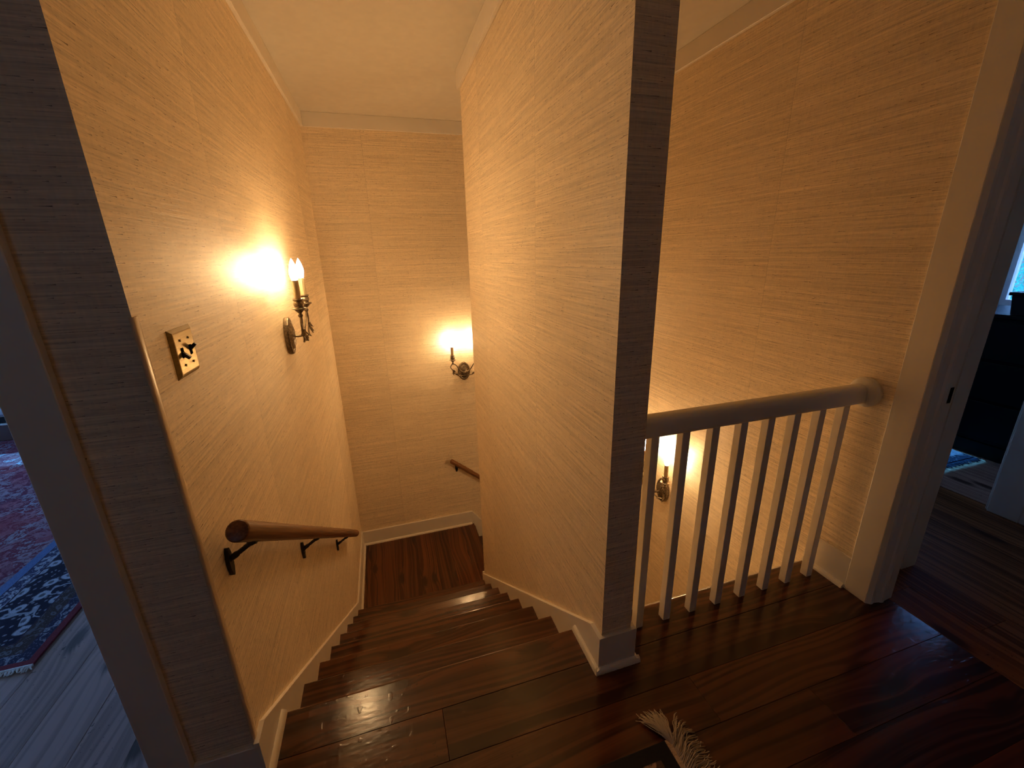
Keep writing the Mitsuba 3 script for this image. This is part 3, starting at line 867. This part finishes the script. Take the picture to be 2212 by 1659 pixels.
cg = "corner_guard"
tell(cg, "shiny plastic corner guard on the left wall's near edge below the switch plate", "corner guard")
path = [(XL + 0.0002, YW + 0.021), (XL + 0.0022, YW + 0.0195), (XL + 0.0034, YW + 0.013), (XL + 0.0032, YW + 0.006)]
path += [(XL - 0.004 + 0.0072 * math.cos(a), YW + 0.004 - 0.0072 * math.sin(a)) for a in np.linspace(0.25, math.pi / 2, 7)]
path += [(XL - 0.004, YW - 0.0002), (XL + 0.0002, YW + 0.004)]
part(cg, "bead", prism(path, 0.148, 1.337, "z"), "mat_guard", smooth=50)
gq = [(XL - 0.004, YW - 0.0030), (XL - 0.020, YW - 0.0022)]
gv = np.array([(a, b, z) for z in (0.148, 1.337) for a, b in gq])
part(cg, "flange", trimesh.Trimesh(gv, [[0, 1, 3], [0, 3, 2]], process=False), "mat_clear", label="clear flange lying on the dark wall face")

# ------------------------------------------------------------------ rugs
def strands(n, base, out, length, rad, lift, r, wav=0.012, sides=4, combed=False):
    ms = []
    for i in range(n):
        t = (i + 0.5) / n
        p = np.array(base(t))
        o = np.array(out(t))
        side = np.cross(o, [0, 0, 1.0])
        L = length * r.uniform(0.75, 1.1)
        ph = t * 26.0 + r.normal(0, 0.5) if combed else r.uniform(0, 6.28)
        am, fr = wav * r.uniform(0.4, 1.2), r.uniform(4.5, 6.5) if combed else r.uniform(3, 6)
        k = 14 if combed else 8
        q = np.linspace(0, 1, k)[:, None]
        pts = p + o * L * q + side * (am * np.sin(ph + q * fr) * q ** 0.7 + r.normal(0, 0.006) * q * q) + np.array([0, 0, 1.0]) * (lift * r.uniform(0.2, 1.2) * np.sin(math.pi * q ** 0.8))
        pts[:, 2] = np.maximum(pts[:, 2], rad + 0.0005)
        ms.append(tube(pts, [rad] * (k - 1) + [rad * 0.6], sides))
    return join(*ms)


def rug_slab(x0, x1, y0, y1, th, z=0.0008):
    return cbox(x0, x1, y0, y1, z, z + th, 0.002)


r = np.random.default_rng(5)
part("oriental_rug", "pile", rug_slab(*RUG_L, 0.008), "mat_rug_left")
tell("oriental_rug", "maroon and navy patterned oriental rug on the floor of the room on the left", "rug")
m = strands(420, lambda t: (RUG_L[0] + (RUG_L[1] - RUG_L[0]) * t, RUG_L[2], 0.005), lambda t: (0.25, -0.97, 0), 0.028, 0.0026, 0.004, r, 0.003)
m = join(m, tube([(RUG_L[0], RUG_L[2], 0.006), (RUG_L[0] / 2 + RUG_L[1] / 2, RUG_L[2], 0.006), (RUG_L[1], RUG_L[2], 0.006)], 0.005, 6))
part("oriental_rug", "fringe", m, "mat_fringe_white", label="short white fringe", kind="stuff")

part("hall_runner", "pile", rug_slab(*RUG_H, 0.007), "mat_rug_hall")
tell("hall_runner", "dark-bordered hallway rug with a tan fringed end in front of the stairs", "rug")
m = strands(620, lambda t: (RUG_H[1] - 0.004, RUG_H[3] - 0.004 - (RUG_H[3] - RUG_H[2] - 0.01) * t, 0.006),
            lambda t: (math.cos(0.12 + 0.5 * math.exp(-t * 8)), math.sin(0.12 + 0.5 * math.exp(-t * 8)), 0), 0.092, 0.0013, 0.014, r, 0.011, combed=True)
fan = strands(80, lambda t: (RUG_H[1] + 0.004 - 0.012 * t, RUG_H[3] - 0.003 - 0.02 * (1 - t), 0.008), lambda t: (math.cos(1.35 + 0.75 * t), math.sin(1.35 + 0.75 * t), 0), 0.098, 0.0013, 0.016, r, 0.008)
part("hall_runner", "fringe", join(m, fan), "mat_fringe", label="tangled tan fringe", kind="stuff")

part("bedroom_rug", "pile", rug_slab(2.95, 4.30, 0.40, 2.0, 0.012), "mat_rug_bed")
tell("bedroom_rug", "navy and lilac rug in the blue light on the bedroom floor", "rug")
m = strands(170, lambda t: (2.95 + 1.35 * t, 0.402, 0.006), lambda t: (0.1, -0.995, 0), 0.045, 0.003, 0.004, r, 0.006)
part("bedroom_rug", "fringe", m, "mat_fringe_dark", kind="stuff")

bed = "bed"
tell(bed, "low bed with dark wooden base and pale cover beyond the oriental rug", "bed")
part(bed, "base", cbox(-3.5, -1.7, 3.20, 4.24, 0.0095, 0.150, 0.006), "mat_bed_wood", label="dark wooden base")
part(bed, "rail_moulding", cbox(-3.505, -1.695, 3.19, 4.24, 0.1505, 0.163, 0.003), "mat_white_paint", label="thin white moulding")
part(bed, "frame", cbox(-3.48, -1.72, 3.215, 4.24, 0.1635, 0.215, 0.003), "mat_black_lacquer")
part(bed, "mattress", cbox(-3.50, -1.70, 3.195, 4.25, 0.2155, 0.330, 0.03), "mat_sheer", label="pale bed cover")

# ------------------------------------------------------------------ bedroom furniture
ds = "dresser"
tell(ds, "black dresser silhouetted against the bedroom window beyond the right doorway", "dresser")
part(ds, "carcass", cbox(4.37, 4.95, -0.55, 1.02, 0.10, 0.955, 0.004), "mat_black_lacquer")
part(ds, "top", cbox(4.352, 4.965, -0.57, 1.04, 0.955, 0.983, 0.005), "mat_black_lacquer")
for i in range(3):
    for j in range(2):
        zz = 0.13 + i * 0.275
        yy = -0.53 + j * 0.775
        dk = part(ds, "drawer", cbox(4.352, 4.37, yy, yy + 0.755, zz, zz + 0.255, 0.004), "mat_black_lacquer")
        part(dk, "knob", moved(trimesh.creation.icosphere(2, 0.016), 4.343, yy + 0.377, zz + 0.13), "mat_bronze", smooth=True)
part(ds, "plinth", cbox(4.358, 4.94, -0.54, 1.01, 0.0, 0.101, 0.003), "mat_black_lacquer")
bx = "jewelry_chest"
tell(bx, "black lidded chest standing on the black dresser in front of the window", "chest")
part(bx, "body", trimesh.convex.convex_hull(np.array([(x, y, z) for z, a in ((0.984, 0.012), (1.105, 0.0)) for x in (4.40 - a, 4.60 + a) for y in (0.05 - a, 0.518 - 2 * a)])), "mat_black_lacquer")
part(bx, "lid", cbox(4.39, 4.61, 0.04, 0.532, 1.1055, 1.126, 0.003), "mat_black_lacquer")
cu = "curtain"
tell(cu, "pale sheer curtain edge hanging at the left of the bedroom window", "curtain")
cy = np.linspace(0.895, 1.02, 40)
cxs = 5.10 + 0.012 * np.sin((cy - 0.895) * 180)
v = np.array([(a, b, z) for z in (0.99, 2.3) for a, b in zip(cxs, cy)] + [(a + 0.002, b, z) for z in (0.99, 2.3) for a, b in zip(cxs, cy)])
f = []
for i in range(39):
    f += [[i, i + 1, 40 + i + 1], [i, 40 + i + 1, 40 + i], [80 + i, 120 + i + 1, 80 + i + 1], [80 + i, 120 + i, 120 + i + 1]]
part(cu, "fabric", trimesh.Trimesh(v, f, process=False), "mat_sheer", smooth=True)
part(cu, "rod", tube([(5.11, -0.45, 2.31), (5.11, 0.3, 2.31), (5.11, 1.08, 2.31)], 0.012, 10), "mat_iron", smooth=50)

for (x0, x1, z0, z1, lab) in ((-1.34, -0.56, 1.11, 2.1, "cream roller blind over the hallway window behind the viewer"), (2.66, 3.19, 1.16, 1.8, "cream roller blind over the near window of the right-hand room")):
    key = name("roller_blind")
    tell(key, lab, "blind")
    part(key, "fabric", trimesh.Trimesh([(x0, -2.49, z0), (x1, -2.49, z0), (x1, -2.49, z1), (x0, -2.49, z1)], [[0, 1, 2], [0, 2, 3]], process=False), "mat_blind")
    part(key, "roller", tube([(x0, -2.485, z1 + 0.012), ((x0 + x1) / 2, -2.485, z1 + 0.012), (x1, -2.485, z1 + 0.012)], 0.013, 12), "mat_white_paint", smooth=50)

# ------------------------------------------------------------------ outside
struct("ground", box(-40, 40, -40, 40, -3.3, -3.2), "mat_lawn", "lawn outside the windows")


def tree(label, cx, cy, zb, h, rad, n, seed):
    key = name("garden_tree")
    tell(key, label, "tree", "trees outside the windows")
    rr = np.random.default_rng(seed)
    part(key, "trunk", tube(spline([(cx, cy, zb), (cx + 0.1, cy, zb + h * 0.3), (cx - 0.05, cy + 0.1, zb + h * 0.6)], 12), np.linspace(0.16, 0.06, 12), 10), "mat_bark", smooth=50)
    d = rr.normal(size=(n, 3))
    d /= np.linalg.norm(d, axis=1, keepdims=True)
    c = np.array([cx, cy, zb + h * 0.62]) + d * (rr.uniform(0.3, 1, (n, 1)) ** 0.5) * np.array([rad, rad, h * 0.42]) * (0.75 + 0.5 * meshkit.noise(d * 2.5 + seed)[:, None])
    a = rr.normal(size=(n, 3)); a /= np.linalg.norm(a, axis=1, keepdims=True)
    b = np.cross(a, rr.normal(size=(n, 3))); b /= np.linalg.norm(b, axis=1, keepdims=True)
    s = rr.uniform(0.022, 0.045, (n, 1))
    vv = np.stack([c - a * s, c + b * s * 0.45, c + a * s, c - b * s * 0.45], 1).reshape(-1, 3)
    ff = (np.arange(n)[:, None] * 4 + np.array([[0, 1, 2, 0, 2, 3]])).reshape(-1, 3)
    part(key, "foliage", trimesh.Trimesh(vv, ff, process=False), "mat_leaf", kind="stuff")


tree("leafy green tree close outside the bedroom window", 8.9, 1.9, -3.2, 7.4, 2.4, 26000, 3)
tree("second leafy tree further out beyond the bedroom window", 15.8, 5.6, -3.2, 8.6, 3.0, 14000, 8)
